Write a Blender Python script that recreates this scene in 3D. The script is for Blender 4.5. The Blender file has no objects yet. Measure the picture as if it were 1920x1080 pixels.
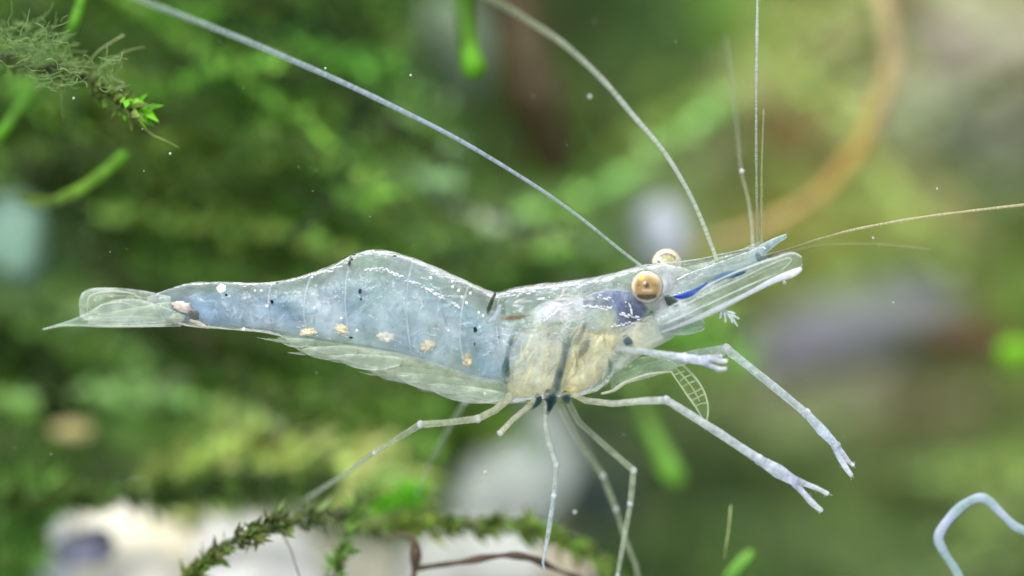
import bpy, math, random
from mathutils import Vector, noise
random.seed(7)
# ------------------------------------------------------------------ scene, camera, light
# one Blender unit is one centimetre; the picture is 5.33 cm wide at the shrimp
scene = bpy.context.scene
scene.unit_settings.system = 'METRIC'
scene.unit_settings.scale_length = 0.01
COL = scene.collection
CAM = 30.0                      # lens to shrimp, cm
PX = 360.0                      # photograph pixels per cm at the shrimp
cam_d = bpy.data.cameras.new('camera')
cam = bpy.data.objects.new('camera', cam_d); COL.objects.link(cam)
cam.location = (0, -CAM, 0); cam.rotation_euler = (math.radians(90), 0, 0)
cam_d.sensor_width = 36.0
cam_d.lens = 36.0 * CAM / (1920.0 / PX)
cam_d.clip_start = 0.5; cam_d.clip_end = 300.0
cam_d.dof.use_dof = True
cam_d.dof.focus_distance = CAM - 0.06
cam_d.dof.aperture_fstop = 0.112
scene.camera = cam
world = bpy.data.worlds.new('World'); scene.world = world; world.use_nodes = True
bg = world.node_tree.nodes['Background']
bg.inputs[0].default_value = (0.90, 0.97, 1.0, 1); bg.inputs[1].default_value = 0.6
def area(name, loc, target, sx, sy, power, col):
    d = bpy.data.lights.new(name, 'AREA'); d.shape = 'RECTANGLE'; d.size = sx; d.size_y = sy
    d.energy = power; d.color = col
    o = bpy.data.objects.new(name, d); COL.objects.link(o); o.location = loc
    o.rotation_euler = (Vector(target) - Vector(loc)).to_track_quat('-Z', 'Y').to_euler()
    return o
area('aquarium_lamp', (0, 2.0, 16), (0, 5, 0), 30, 14, 4600, (1.0, 0.98, 0.94))
area('flash_softbox', (-11, -32, 19), (0, 3, 0), 7, 7, 14500, (1.0, 0.99, 0.97))
vs = scene.view_settings
vs.view_transform = 'Standard'; vs.look = 'None'; vs.exposure = 0.22; vs.gamma = 1.0; vs.use_curve_mapping = False
scene.cycles.transparent_max_bounces = 48
scene.cycles.max_bounces = 8
scene.cycles.use_denoising = True
scene.cycles.sample_clamp_indirect = 4.0

# ------------------------------------------------------------------ helpers
def P(px, py, d=0.0):
    s = (CAM + d) / CAM
    return Vector(((px - 960) / PX * s, d, (540 - py) / PX * s))
def lin(c):
    def f(v):
        v = v / 255.0
        return v / 12.92 if v <= 0.04045 else ((v + 0.055) / 1.055) ** 2.4
    return tuple(f(v) for v in c[:3])
def C(r, g, b, a=1.0):
    return lin((r, g, b)) + (a,)
def mixc(a, b, t):
    t = max(0.0, min(1.0, t))
    return tuple(a[i] * (1 - t) + b[i] * t for i in range(len(a)))
def fbm(v, s, o=3):
    return noise.fractal(Vector(v) * s, 1.0, 2.0, o)
def catmull(pts, n):
    """resample a list of equal-length tuples to n samples"""
    m = len(pts)
    out = []
    for i in range(n):
        t = i / (n - 1) * (m - 1)
        k = min(int(t), m - 2); f = t - k
        p0 = pts[max(k - 1, 0)]; p1 = pts[k]; p2 = pts[k + 1]; p3 = pts[min(k + 2, m - 1)]
        out.append(tuple(0.5 * ((2 * b) + (-a + c) * f + (2 * a - 5 * b + 4 * c - d) * f * f
                   + (-a + 3 * b - 3 * c + d) * f ** 3) for a, b, c, d in zip(p0, p1, p2, p3)))
    return out
def polyline(pts, step=4, r=0.12):
    """straight pieces with slightly rounded bends"""
    q = [pts[0]]
    for i in range(1, len(pts) - 1):
        a, b, c = pts[i - 1], pts[i], pts[i + 1]
        q.append(tuple(y + (x - y) * r for x, y in zip(a, b)))
        q.append(b)
        q.append(tuple(y + (x - y) * r for x, y in zip(c, b)))
    q.append(pts[-1])
    out = []
    for i in range(len(q) - 1):
        for k in range(step):
            f = k / step
            out.append(tuple(x + (y - x) * f for x, y in zip(q[i], q[i + 1])))
    out.append(q[-1])
    return out

class MB:
    def __init__(self):
        self.v = []; self.f = []; self.c = []
    def ring_tube(self, pts, rad, cols, sides=10, flat=1.0, soft=0.0):
        n = len(pts); base = len(self.v)
        up = Vector((0, 1, 0))
        for i in range(n):
            t = (pts[min(i + 1, n - 1)] - pts[max(i - 1, 0)])
            t = t.normalized() if t.length > 1e-9 else Vector((1, 0, 0))
            a = up - t * up.dot(t)
            if a.length < 0.15: a = Vector((1, 0, 0)) - t * t.x
            a.normalize(); b = t.cross(a)
            for k in range(sides):
                w = 2 * math.pi * k / sides
                self.v.append(pts[i] + (a * math.cos(w) * flat + b * math.sin(w)) * rad[i])
                c = cols[i]
                if soft: c = tuple(c[:3]) + (c[3] * abs(math.cos(w)) ** soft * min(1, 4 * i / n, 4 * (n - 1 - i) / n),)
                self.c.append(c)
        for i in range(n - 1):
            for k in range(sides):
                p = base + i * sides + k; q = base + i * sides + (k + 1) % sides
                self.f.append((p, q, q + sides, p + sides))
        for i, o in ((0, -1), (n - 1, 1)):
            cidx = len(self.v)
            t = (pts[min(i + 1, n - 1)] - pts[max(i - 1, 0)])
            t = t.normalized() if t.length > 1e-9 else Vector((1, 0, 0))
            self.v.append(pts[i] + t * rad[i] * 0.6 * o); self.c.append(cols[i])
            for k in range(sides):
                p = base + i * sides + k; q = base + i * sides + (k + 1) % sides
                self.f.append((q, p, cidx) if o < 0 else (p, q, cidx))
        return self
    def tube(self, spec, col, n=40, sides=10, curve=True, rough=0.0, flat=1.0, colf=None, soft=0.0):
        """spec: (px, py, d, radius_px)"""
        s = catmull(spec, n) if curve else polyline(spec)
        pts = [P(a[0], a[1], a[2]) for a in s]
        rad = [max(a[3], 0.3) / PX for a in s]
        if rough:
            rad = [r * (1 + rough * noise.noise(p * 9.0)) for r, p in zip(rad, pts)]
        m = len(pts) - 1
        cols = [colf(i / m, s[i]) if colf else col for i in range(len(pts))]
        return self.ring_tube(pts, rad, cols, sides, flat, soft)
    def shell(self, A, B, T, D, colf, nu=60, nt=24, soft=0.0, ends=.12):
        """closed shell between an upper edge A and a lower edge B (pixels), T = half thickness px, D depth"""
        rows = catmull([(a[0], a[1], b[0], b[1], t, d) for a, b, t, d in zip(A, B, T, D)], nu)
        base = len(self.v)
        for i, r in enumerate(rows):
            pa = P(r[0], r[1], r[5]); pb = P(r[2], r[3], r[5])
            ce = (pa + pb) / 2; h = (pa - pb) / 2
            for k in range(nt):
                w = 2 * math.pi * k / nt
                c, s = math.cos(w), math.sin(w)
                p = ce + h * c + Vector((0, 1, 0)) * (s * max(r[4], 0.3) / PX)
                k_ = colf(i / (nu - 1), c, s, p)
                if soft:
                    u_ = i / (nu - 1); q_ = abs(s) * (1 + .5 * fbm(p, 7))
                    k_ = tuple(k_[:3]) + (k_[3] * min(1, max(0, q_)) ** soft * min(1, u_ / ends, (1 - u_) / ends),)
                self.v.append(p); self.c.append(k_)
        for i in range(nu - 1):
            for k in range(nt):
                a = base + i * nt + k; b = base + i * nt + (k + 1) % nt
                self.f.append((a, b, b + nt, a + nt))
        self.f.append(tuple(base + k for k in range(nt))[::-1])
        self.f.append(tuple(base + (nu - 1) * nt + k for k in range(nt)))
        return self
    def blob(self, ce, rx, ry, rz, colf, rough=0.15, sc=1.5, nu=20, nv=14, rot=0.0, seed=0.0, soft=0.0):
        base = len(self.v)
        cr, sr = math.cos(rot), math.sin(rot)
        for j in range(nv + 1):
            th = math.pi * j / nv
            for i in range(nu):
                ph = 2 * math.pi * i / nu
                u = Vector((math.sin(th) * math.cos(ph), math.sin(th) * math.sin(ph), math.cos(th)))
                k = 1 + rough * noise.fractal(u * sc + Vector((seed, seed * 2.3, seed * .7)), 1.0, 2.0, 3)
                q = Vector((u.x * rx, u.y * ry, u.z * rz)) * k
                q = Vector((q.x * cr - q.z * sr, q.y, q.x * sr + q.z * cr))
                k_ = colf(u, ce + q) if callable(colf) else colf
                if soft: k_ = tuple(k_[:3]) + (k_[3] * abs(u.y) ** soft,)
                self.v.append(ce + q); self.c.append(k_)
        for j in range(nv):
            for i in range(nu):
                a = base + j * nu + i; b = base + j * nu + (i + 1) % nu
                self.f.append((a, a + nu, b + nu, b))
        return self
    def leaf(self, p, dirv, nrm, L, W, col, curl=0.25):
        side = dirv.cross(nrm)
        if side.length < 1e-6: return
        side.normalize()
        b = len(self.v)
        self.v += [p, p + dirv * L * .45 + side * W * .5 + nrm * L * curl * .2,
                   p + dirv * L + nrm * L * curl, p + dirv * L * .45 - side * W * .5 + nrm * L * curl * .2,
                   p + dirv * L * .5 - nrm * W * .12]
        self.c += [col] * 5
        self.f += [(b, b + 1, b + 4), (b + 1, b + 2, b + 4), (b + 2, b + 3, b + 4), (b + 3, b, b + 4)]
    def build(self, name, mat, parent=None, smooth=True, stuff=False):
        me = bpy.data.meshes.new(name)
        me.from_pydata([tuple(v) for v in self.v], [], self.f)
        at = me.color_attributes.new('Col', 'FLOAT_COLOR', 'POINT')
        flat = []
        for c in self.c:
            flat += [c[0], c[1], c[2], c[3] if len(c) > 3 else 1.0]
        at.data.foreach_set('color', flat)
        if smooth: me.polygons.foreach_set('use_smooth', [True] * len(me.polygons))
        me.materials.append(mat); me.update()
        o = bpy.data.objects.new(name, me); COL.objects.link(o)
        if parent is not None:
            o.parent = parent
            w = Vector((0, 0, 0)); q = parent
            while q is not None:
                w += Vector(q.location); q = q.parent
            o.location = -w if parent.parent is None else Vector((0, 0, 0))
        if stuff: o['kind'] = 'stuff'
        return o
def tag(o, label, cat, group=None):
    o['label'] = label; o['category'] = cat
    if group: o['group'] = group
    return o
def thing(name, label, cat, loc, group=None):
    o = bpy.data.objects.new(name, None); COL.objects.link(o)
    o.location = loc; o.empty_display_size = 0.2
    return tag(o, label, cat, group)

# ------------------------------------------------------------------ materials
def tissue(name, rough=0.18, spec=1.0, trans=0.45, nscale=14.0, namt=0.35, bump=0.15, bscale=30.0, ior=1.13, thin=False):
    """translucent animal tissue: colour and density (alpha) from the mesh, wet gloss on top"""
    m = bpy.data.materials.new(name); m.use_nodes = True
    t = m.node_tree; N = t.nodes; L = t.links
    N.clear()
    out = N.new('ShaderNodeOutputMaterial')
    at = N.new('ShaderNodeAttribute'); at.attribute_name = 'Col'
    tc = N.new('ShaderNodeTexCoord')
    nz = N.new('ShaderNodeTexNoise'); nz.inputs['Scale'].default_value = nscale; nz.inputs['Detail'].default_value = 9; nz.inputs['Roughness'].default_value = 0.68; nz.inputs['Distortion'].default_value = 0.6
    L.new(tc.outputs['Object'], nz.inputs['Vector'])
    mr = N.new('ShaderNodeMapRange'); mr.inputs['From Min'].default_value = 0.3; mr.inputs['From Max'].default_value = 0.7
    mr.inputs['To Min'].default_value = 1 - namt; mr.inputs['To Max'].default_value = 1 + namt
    L.new(nz.outputs['Fac'], mr.inputs['Value'])
    al = N.new('ShaderNodeMath'); al.operation = 'MULTIPLY'; al.use_clamp = True
    L.new(at.outputs['Alpha'], al.inputs[0]); L.new(mr.outputs['Result'], al.inputs[1])
    bn = N.new('ShaderNodeTexNoise'); bn.inputs['Scale'].default_value = bscale; bn.inputs['Detail'].default_value = 4
    L.new(tc.outputs['Object'], bn.inputs['Vector'])
    bp = N.new('ShaderNodeBump'); bp.inputs['Strength'].default_value = bump; bp.inputs['Distance'].default_value = 0.02
    L.new(bn.outputs['Fac'], bp.inputs['Height'])
    df = N.new('ShaderNodeBsdfDiffuse'); tr = N.new('ShaderNodeBsdfTranslucent')
    cn = N.new('ShaderNodeTexNoise'); cn.inputs['Scale'].default_value = nscale * 2.3; cn.inputs['Detail'].default_value = 8
    cn.inputs['Roughness'].default_value = 0.7
    L.new(tc.outputs['Object'], cn.inputs['Vector'])
    cr = N.new('ShaderNodeMapRange'); cr.inputs['From Min'].default_value = 0.3; cr.inputs['From Max'].default_value = 0.7
    cr.inputs['To Min'].default_value = 1 - namt * .7; cr.inputs['To Max'].default_value = 1 + namt * .55
    L.new(cn.outputs['Fac'], cr.inputs['Value'])
    cs = N.new('ShaderNodeVectorMath'); cs.operation = 'SCALE'
    L.new(at.outputs['Color'], cs.inputs[0]); L.new(cr.outputs['Result'], cs.inputs['Scale'])
    L.new(cs.outputs[0], df.inputs['Color']); L.new(cs.outputs[0], tr.inputs['Color'])
    L.new(bp.outputs['Normal'], df.inputs['Normal'])
    m1 = N.new('ShaderNodeMixShader'); m1.inputs[0].default_value = trans
    L.new(df.outputs[0], m1.inputs[1]); L.new(tr.outputs[0], m1.inputs[2])
    tp = N.new('ShaderNodeBsdfTransparent')
    m2 = N.new('ShaderNodeMixShader')
    L.new(al.outputs[0], m2.inputs[0]); L.new(tp.outputs[0], m2.inputs[1]); L.new(m1.outputs[0], m2.inputs[2])
    gl = N.new('ShaderNodeBsdfGlossy'); gl.inputs['Roughness'].default_value = rough
    gl.inputs['Color'].default_value = (spec, spec, spec, 1)
    L.new(bp.outputs['Normal'], gl.inputs['Normal'])
    fr = N.new('ShaderNodeFresnel'); fr.inputs['IOR'].default_value = ior
    L.new(bp.outputs['Normal'], fr.inputs['Normal'])
    m3 = N.new('ShaderNodeMixShader')
    fm = N.new('ShaderNodeMath'); fm.operation = 'MULTIPLY'; fm.use_clamp = True; fm.inputs[1].default_value = 1.0
    L.new(fr.outputs[0], fm.inputs[0])
    if thin: L.new(al.outputs[0], fm.inputs[1])
    L.new(fm.outputs[0], m3.inputs[0]); L.new(m2.outputs[0], m3.inputs[1]); L.new(gl.outputs[0], m3.inputs[2])
    L.new(m3.outputs[0], out.inputs['Surface'])
    return m
def solid(name, rough=0.6, nscale=6.0, namt=0.3, bump=0.3, bscale=12.0, trans=0.0, spec=0.3):
    m = bpy.data.materials.new(name); m.use_nodes = True
    t = m.node_tree; N = t.nodes; L = t.links
    b = N['Principled BSDF']
    at = N.new('ShaderNodeAttribute'); at.attribute_name = 'Col'
    tc = N.new('ShaderNodeTexCoord')
    nz = N.new('ShaderNodeTexNoise'); nz.inputs['Scale'].default_value = nscale; nz.inputs['Detail'].default_value = 6
    L.new(tc.outputs['Object'], nz.inputs['Vector'])
    mr = N.new('ShaderNodeMapRange'); mr.inputs['From Min'].default_value = 0.3; mr.inputs['From Max'].default_value = 0.7
    mr.inputs['To Min'].default_value = 1 - namt; mr.inputs['To Max'].default_value = 1 + namt
    L.new(nz.outputs['Fac'], mr.inputs['Value'])
    vm = N.new('ShaderNodeVectorMath'); vm.operation = 'SCALE'
    L.new(at.outputs['Color'], vm.inputs[0]); L.new(mr.outputs['Result'], vm.inputs['Scale'])
    L.new(vm.outputs[0], b.inputs['Base Color'])
    b.inputs['Roughness'].default_value = rough
    b.inputs['Specular IOR Level'].default_value = spec
    bn = N.new('ShaderNodeTexNoise'); bn.inputs['Scale'].default_value = bscale; bn.inputs['Detail'].default_value = 5
    L.new(tc.outputs['Object'], bn.inputs['Vector'])
    bp = N.new('ShaderNodeBump'); bp.inputs['Strength'].default_value = bump; bp.inputs['Distance'].default_value = 0.05
    L.new(bn.outputs['Fac'], bp.inputs['Height']); L.new(bp.outputs['Normal'], b.inputs['Normal'])
    if trans:
        tr = N.new('ShaderNodeBsdfTranslucent'); L.new(vm.outputs[0], tr.inputs['Color'])
        mx = N.new('ShaderNodeMixShader'); mx.inputs[0].default_value = trans
        L.new(b.outputs[0], mx.inputs[1]); L.new(tr.outputs[0], mx.inputs[2])
        L.new(mx.outputs[0], N['Material Output'].inputs['Surface'])
    return m
M_SHELL = tissue('clear_shell', rough=0.14, namt=0.75, nscale=5, bump=1.0, bscale=11, ior=1.17)
M_FLESH = tissue('milky_flesh', rough=0.3, spec=0.8, namt=0.6, nscale=5, bump=0.8, bscale=12, thin=True)
M_LIMB = tissue('limb_cuticle', rough=0.25, namt=0.6, nscale=11, bump=0.6, bscale=30)
M_ORGAN = tissue('organ', rough=0.4, spec=0.7, trans=0.3, namt=0.5, nscale=8, bump=0.9, bscale=14, thin=True)
M_EYE = tissue('eye_tissue', rough=0.2, trans=0.15, namt=0.25, nscale=14, bump=0.15, ior=1.35)
M_FIL = tissue('filament', rough=0.4, spec=0.5, namt=0.2, nscale=20, bump=0.2)
M_LEAF = solid('moss_leaf', rough=0.5, namt=0.5, nscale=9, bump=0.1, trans=0.4)
M_STEM = solid('plant_stem', rough=0.6, namt=0.35, nscale=10, bump=0.5, bscale=25)
M_STONE = solid('stone', rough=0.75, namt=0.22, nscale=3.5, bump=0.5, bscale=8)
M_BANK = solid('moss_ground', rough=0.9, namt=0.35, nscale=2.5, bump=0.6, bscale=6)

# ------------------------------------------------------------------ the mossy bank behind the shrimp (setting)
# tints of the growth on the bank, every 1.56 cm across and 1.56 cm down (moss kinds, algae, bare silt, with light and shade painted in)
TX = [60, 180, 300, 420, 540, 660, 780, 900, 1010, 1110, 1230, 1350, 1480, 1600, 1740, 1870]
TY = [60, 180, 300, 420, 540, 660, 780, 900, 1020]
TINT = [
 [(70,105,40),(60,110,30),(42,75,25),(60,108,40),(38,62,38),(70,118,38),(42,72,42),(95,120,85),(58,56,30),(62,85,45),(60,92,48),(82,122,42),(125,160,75),(150,142,95),(140,132,105),(135,130,115)],
 [(75,112,35),(65,98,32),(50,98,24),(54,102,24),(60,98,36),(58,92,42),(52,84,48),(80,108,66),(62,45,24),(60,86,44),(74,102,52),(90,130,40),(130,128,85),(148,148,108),(150,150,122),(165,158,135)],
 [(70,98,34),(82,112,38),(60,92,28),(50,96,24),(60,88,30),(74,106,52),(98,130,80),(80,106,58),(74,62,32),(84,92,44),(90,122,48),(125,140,75),(115,90,55),(136,130,80),(140,150,120),(140,150,126)],
 [(125,142,118),(80,116,38),(92,132,48),(88,126,46),(84,116,46),(90,122,58),(84,116,58),(88,122,48),(95,128,48),(110,146,78),(140,155,130),(130,142,68),(130,130,58),(108,112,58),(118,150,66),(110,128,84)],
 [(98,130,78),(95,137,58),(76,116,34),(72,112,32),(60,100,25),(66,112,28),(60,112,24),(58,110,24),(80,122,40),(96,130,70),(130,150,120),(100,120,50),(80,102,40),(84,116,38),(90,118,48),(96,118,58)],
 [(80,122,30),(92,142,40),(80,122,38),(72,114,30),(84,124,36),(90,120,50),(90,124,54),(90,122,54),(100,130,66),(100,128,66),(90,122,50),(84,92,48),(112,108,110),(124,120,128),(100,94,80),(104,130,44)],
 [(100,142,68),(112,152,68),(92,134,48),(86,134,46),(76,116,40),(72,110,40),(86,118,50),(98,130,58),(132,148,128),(122,134,112),(108,142,66),(108,124,82),(98,116,74),(108,110,74),(108,114,78),(98,110,64)],
 [(92,134,50),(100,138,58),(126,152,84),(154,174,104),(136,158,94),(144,162,104),(118,160,62),(150,158,134),(150,158,142),(122,134,120),(84,100,82),(94,120,68),(90,120,58),(98,124,68),(108,140,58),(86,108,50)],
 [(120,146,100),(130,150,110),(160,165,130),(165,170,140),(160,165,130),(140,158,100),(150,162,130),(154,164,140),(126,132,104),(92,130,84),(90,128,84),(94,120,76),(90,116,64),(102,124,72),(96,116,68),(90,112,62)],
]
BS = 1.30      # the bank is about 9 cm behind the shrimp
def tint(x, z):
    px = min(max(960 + x / BS * PX, TX[0]), TX[-1] - .01); py = min(max(540 - z / BS * PX, TY[0]), TY[-1] - .01)
    i = max(k for k in range(len(TX) - 1) if TX[k] <= px); j = max(k for k in range(len(TY) - 1) if TY[k] <= py)
    fx = (px - TX[i]) / (TX[i + 1] - TX[i]); fy = (py - TY[j]) / (TY[j + 1] - TY[j])
    a = mixc(TINT[j][i], TINT[j][i + 1], fx); b = mixc(TINT[j + 1][i], TINT[j + 1][i + 1], fx)
    return mixc(mixc(a, b, fy), (122, 116, 92), .24 * min(1, max(0, (x - .4) / 1.2)))     # silt over the right end
def bank_y(x, z):
    return 9.3 + 0.45 * z + 1.1 * noise.fractal(Vector((x * .55, 3.1, z * .55)), 1.0, 2.0, 4)
GAIN = 1.4
def gain(x):       # colour lifted, more at the right, in place of light lost among leaves
    return GAIN + .8 * min(1, max(0, (x - .3) / 1.5))
mb = MB()
nx, nz_ = 150, 110
for j in range(nz_ + 1):
    for i in range(nx + 1):
        x = -8 + 16 * i / nx; z = -6 + 12 * j / nz_
        mb.v.append(Vector((x, bank_y(x, z), z)))
        t = lin(tint(x, z)); k = gain(x); mb.c.append((min(t[0] * k, .8), min(t[1] * k, .8), min(t[2] * k, .8), 1))
for j in range(nz_):
    for i in range(nx):
        a = j * (nx + 1) + i
        mb.f.append((a, a + 1, a + nx + 2, a + nx + 1))
bank = mb.build('moss_bank', M_BANK); bank['kind'] = 'structure'
# moss growing on the bank: tufts of small leaves, nobody could count it
def rdir():
    while True:
        v = Vector((random.uniform(-1, 1), random.uniform(-1, 1), random.uniform(-1, 1)))
        if 0.1 < v.length < 1: return v.normalized()
mb = MB()
for k in range(2600):
    x = random.uniform(-7, 7); z = random.uniform(-5, 5)
    p = Vector((x, bank_y(x, z) + .05, z))
    d = (Vector((random.gauss(0, .8), -1.0, random.gauss(0.2, .6)))).normalized()
    base = lin(tint(x + random.gauss(0, .12), z + random.gauss(0, .12)))
    g = random.choice((.5, .8, 1.0, 1.2, 1.7)) * gain(x)
    n = random.randint(8, 16)
    for q in range(n):
        d = (d + rdir() * .25).normalized(); p = p + d * random.uniform(.06, .1)
        for w in range(2):
            c = tuple(min(v * g * random.uniform(.8, 1.25), .9) for v in base) + (1,)
            mb.leaf(p, (d * .5 + rdir()).normalized(), rdir(), random.uniform(.10, .24), random.uniform(.05, .11), c)
o = mb.build('bank_moss', M_LEAF, smooth=False, stuff=True)
tag(o, 'blurred mass of green moss covering the bank behind the shrimp', 'moss')

# looser strands standing in front of the bank
mb = MB()
def bare(px, py, r):
    "places the strands leave open: stones, the brown stick"
    if py > 870 and px < 1100 and r < .95: return True
    if 820 < px < 1180 and 740 < py < 1000: return True
    if 850 < px < 1090 and py < 370: return True
    if 1400 < px < 1820 and 510 < py < 770: return True
    if 280 < px < 740 and 845 < py < 960: return True
    return any(math.hypot(px - a, py - b) < q for a, b, q in ((35, 450, 100), (138, 806, 70), (515, 815, 50), (860, 90, 110), (1240, 440, 120), (1240, 850, 110)))
made = 0
while made < 720:
    y = random.choice((random.uniform(2.4, 3.6), random.uniform(2.8, 5.0), random.uniform(4.0, 7.5)))
    px, py = random.uniform(-500, 2100), random.uniform(-300, 1300)
    if px > 900 and (y < 4.6 or random.random() < .55): continue
    if px > 650 and y < 2.8: continue
    if bare(px, py, random.random()): continue
    made += 1
    p = P(px, py, y)
    k_ = (CAM + y) / CAM
    an = random.choice((random.gauss(0, .18), random.gauss(.1, .25), random.gauss(-.7, .2) if py < 500 else random.gauss(-.1, .2)))
    d = Vector((math.cos(an), random.uniform(-.35, .35), math.sin(an))).normalized()
    base = lin(tint(p.x * BS / k_, p.z * BS / k_)); g = random.choice((.28, .4, .7, 1.2, 1.8, 2.6)) * 1.5
    base = mixc(base, lin(random.choice(((140, 160, 70), (110, 150, 45), (122, 122, 66)))), random.uniform(0, .45) if px < 800 else .1)
    for a, b, r_, cc in ((760, 310, 170, (135, 158, 122)), (40, 720, 90, (125, 160, 110)), (420, 850, 120, (165, 180, 115)), (1110, 440, 90, (125, 160, 95)), (860, 780, 90, (130, 155, 90))):
        dd = math.hypot(px - a, py - b) / r_                                # patches of pale algae
        if dd < 1: base = mixc(base, lin(cc), 1 - dd * dd)
    gy = sum(base) / 3; base = mixc(base, (gy, gy, gy), .1)
    n = random.randint(16, 60); l0 = random.uniform(.05, .11) * (.7 + .1 * y)
    for q in range(n):
        d = (d + rdir() * .10).normalized(); p = p + d * .05
        kk = CAM / (CAM + p.y)
        if bare(960 + p.x * kk * PX, 540 - p.z * kk * PX, 0): break
        for w in range(3):
            c = tuple(min(v * g * random.uniform(.85, 1.18), .9) for v in base) + (1,)
            mb.leaf(p, (d * .9 + rdir()).normalized(), rdir(), l0 * random.uniform(.6, 1.4), l0 * random.uniform(.4, .8), c)
o = mb.build('loose_moss', M_LEAF, smooth=False, stuff=True)
tag(o, 'loose blurred moss strands hanging in front of the bank', 'moss')

# ------------------------------------------------------------------ stones on the bank
def stone(label, px, py, d, rx, ry, col, col2=None, rot=0.0, rough=.22, seed=1.0, group=None, name='stone', cat='stone'):
    d = d * 1.2 if d > 2.9 else d
    s = (CAM + d) / CAM / PX
    c1 = lin(col); c2 = lin(col2 or tuple(v * .85 for v in col))
    ce = P(px, py, d)
    def cf(u, q):
        return mixc(c1, c2, .5 + .9 * fbm(q, 1.6)) + (1,)
    mb = MB().blob(Vector((0, 0, 0)), rx * s, (rx + ry) * .5 * s, ry * s, lambda u, q: cf(u, q + ce), rough, 1.3, 28, 18, rot, seed)
    o = mb.build(name, M_STONE); o.location = ce
    return tag(o, label, cat, group)
stone('white-grey pale stone at the bottom left corner', 85, 1080, 2.85, 110, 125, (238,238,244), (180,185,195), 0, seed=1)
stone('large cream stone at the bottom left behind the navy shadow lump', 280, 1080, 2.9, 190, 155, (238,226,198), (238,236,232), .15, seed=2)
stone('whitest stone at the bottom, left of the mossy twigs', 470, 1075, 2.7, 150, 150, (244,243,246), (236,230,222), .3, seed=3)
stone('beige stone at the bottom behind the leaning moss sprig', 625, 1085, 2.9, 130, 100, (222,214,192), (190,190,180), 0, seed=4)
stone('small dark navy lump in place of the shadowed hole among the pale stones at bottom left', 165, 1026, 2.1, 48, 34, (112,114,132), (84,88,108), .2, rough=.7, seed=5, name='pebble', cat='pebble')  # dark lump standing in for a shadowed hole between the stones
stone('wide light grey stone at the bottom centre', 890, 1080, 2.9, 160, 95, (206,208,204), (180,182,175), 0, seed=6)
stone('pinkish beige stone at the bottom below the front walking legs', 1045, 1075, 2.8, 75, 55, (200,185,165), (180,170,150), 0, seed=7)
stone('tall grey stone behind the hanging legs', 955, 890, 3.0, 115, 140, (188,194,192), (172,180,174), -.25, seed=8)
stone('dark slate stone right of the tall grey stone', 1125, 935, 5.2, 62, 55, (55,68,72), (62,78,70), .3, seed=9)
stone('pale lilac pebble right behind the eyes', 1242, 445, 3.6, 48, 66, (172,178,192), (150,162,160), .2, seed=10, name='pebble', cat='pebble')
stone('blue-grey stone at the left edge above the tail', 30, 450, 2.9, 62, 85, (138,160,164), (118,150,132), .1, seed=11)
stone('grey-green stone at the top beside the hanging green stalk', 850, 85, 4.5, 66, 100, (138,156,134), (118,138,108), .2, seed=12)
stone('long lilac grey stone right of the feeding claws', 1580, 625, 5.8, 190, 66, (134,132,146), (112,118,112), .38, rough=.5, seed=13)
stone('beige grey stone in the top right corner', 1850, 95, 7.5, 170, 85, (160,152,135), (138,134,122), -.1, seed=14)
stone('blue-grey stone on the upper right, right of the orange stem', 1790, 235, 7.0, 160, 62, (140,152,138), (150,150,132), -.2, seed=15)
stone('small pinkish stone at the upper right behind the upright feelers', 1395, 185, 6.0, 55, 70, (150,132,102), (135,130,90), .2, seed=16)
stone('pale beige stone beside the upright feelers', 1350, 300, 6.2, 70, 60, (165,162,128), (135,145,90), .2, seed=17)
stone('small cream pebble in the moss at lower left', 138, 806, 2.9, 40, 17, (196,182,130), (160,168,98), .02, seed=18, name='pebble', cat='pebble')
stone('small cream pebble under the left walking leg', 722, 912, 2.6, 30, 18, (205,195,145), (180,180,120), -.1, seed=19, name='pebble', cat='pebble')
stone('pale grey pebble in the moss below the abdomen', 515, 815, 2.4, 18, 30, (140,155,130), (130,150,110), 0, seed=20, name='pebble', cat='pebble')

# ------------------------------------------------------------------ wood, stems, strands behind the shrimp
def stem(name, label, cat, spec, col, n=50, rough=.25, mat=None, group=None, colf=None):
    r = P(spec[0][0], spec[0][1], spec[0][2])
    mb = MB().tube(spec, col, n, 12, rough=rough, colf=colf)
    mb.v = [v - r for v in mb.v]
    o = mb.build(name, mat or M_STEM); o.location = r
    return tag(o, label, cat, group)
stem('driftwood_stick', 'thick dark brown stick hanging behind the second antenna', 'stick',
     [(935,-80,4,54),(970,60,3.8,56),(1000,180,3.7,58),(1030,280,3.8,44),(1050,330,4,16)], C(60,50,25), rough=.3)
stem('driftwood_stick', 'reddish brown stick piece left of the orange stem', 'stick',
     [(1400,190,6.3,16),(1460,235,6,34),(1520,280,6,32),(1580,330,6.3,14)], C(98,62,32), rough=.4)
stem('driftwood_stick', 'dark brown stick piece right of the lilac grey stone', 'stick',
     [(1730,620,5,12),(1790,640,5,34),(1850,640,5,34),(1930,670,5.4,16)], C(88,62,42), rough=.4)
def orange(u, s):
    return mixc(C(186,168,128), mixc(C(166,138,70), C(172,150,106), .5 + .5 * math.sin(u * 9)), u * 2.2)
stem('orange_stem', 'curved blurred orange stem arching at the upper right', 'stem',
     [(1590,-120,3,13),(1650,-10,3,15),(1672,90,3,17),(1652,190,3,17),(1602,290,3,16),(1522,375,3,15),(1430,425,3,13),(1340,455,3.2,10),(1280,480,3.4,8)],
     None, colf=orange, rough=.1)
GREEN = C(120,200,20); 
def grad(a, b):
    return lambda u, s: mixc(a, b, u)
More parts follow.
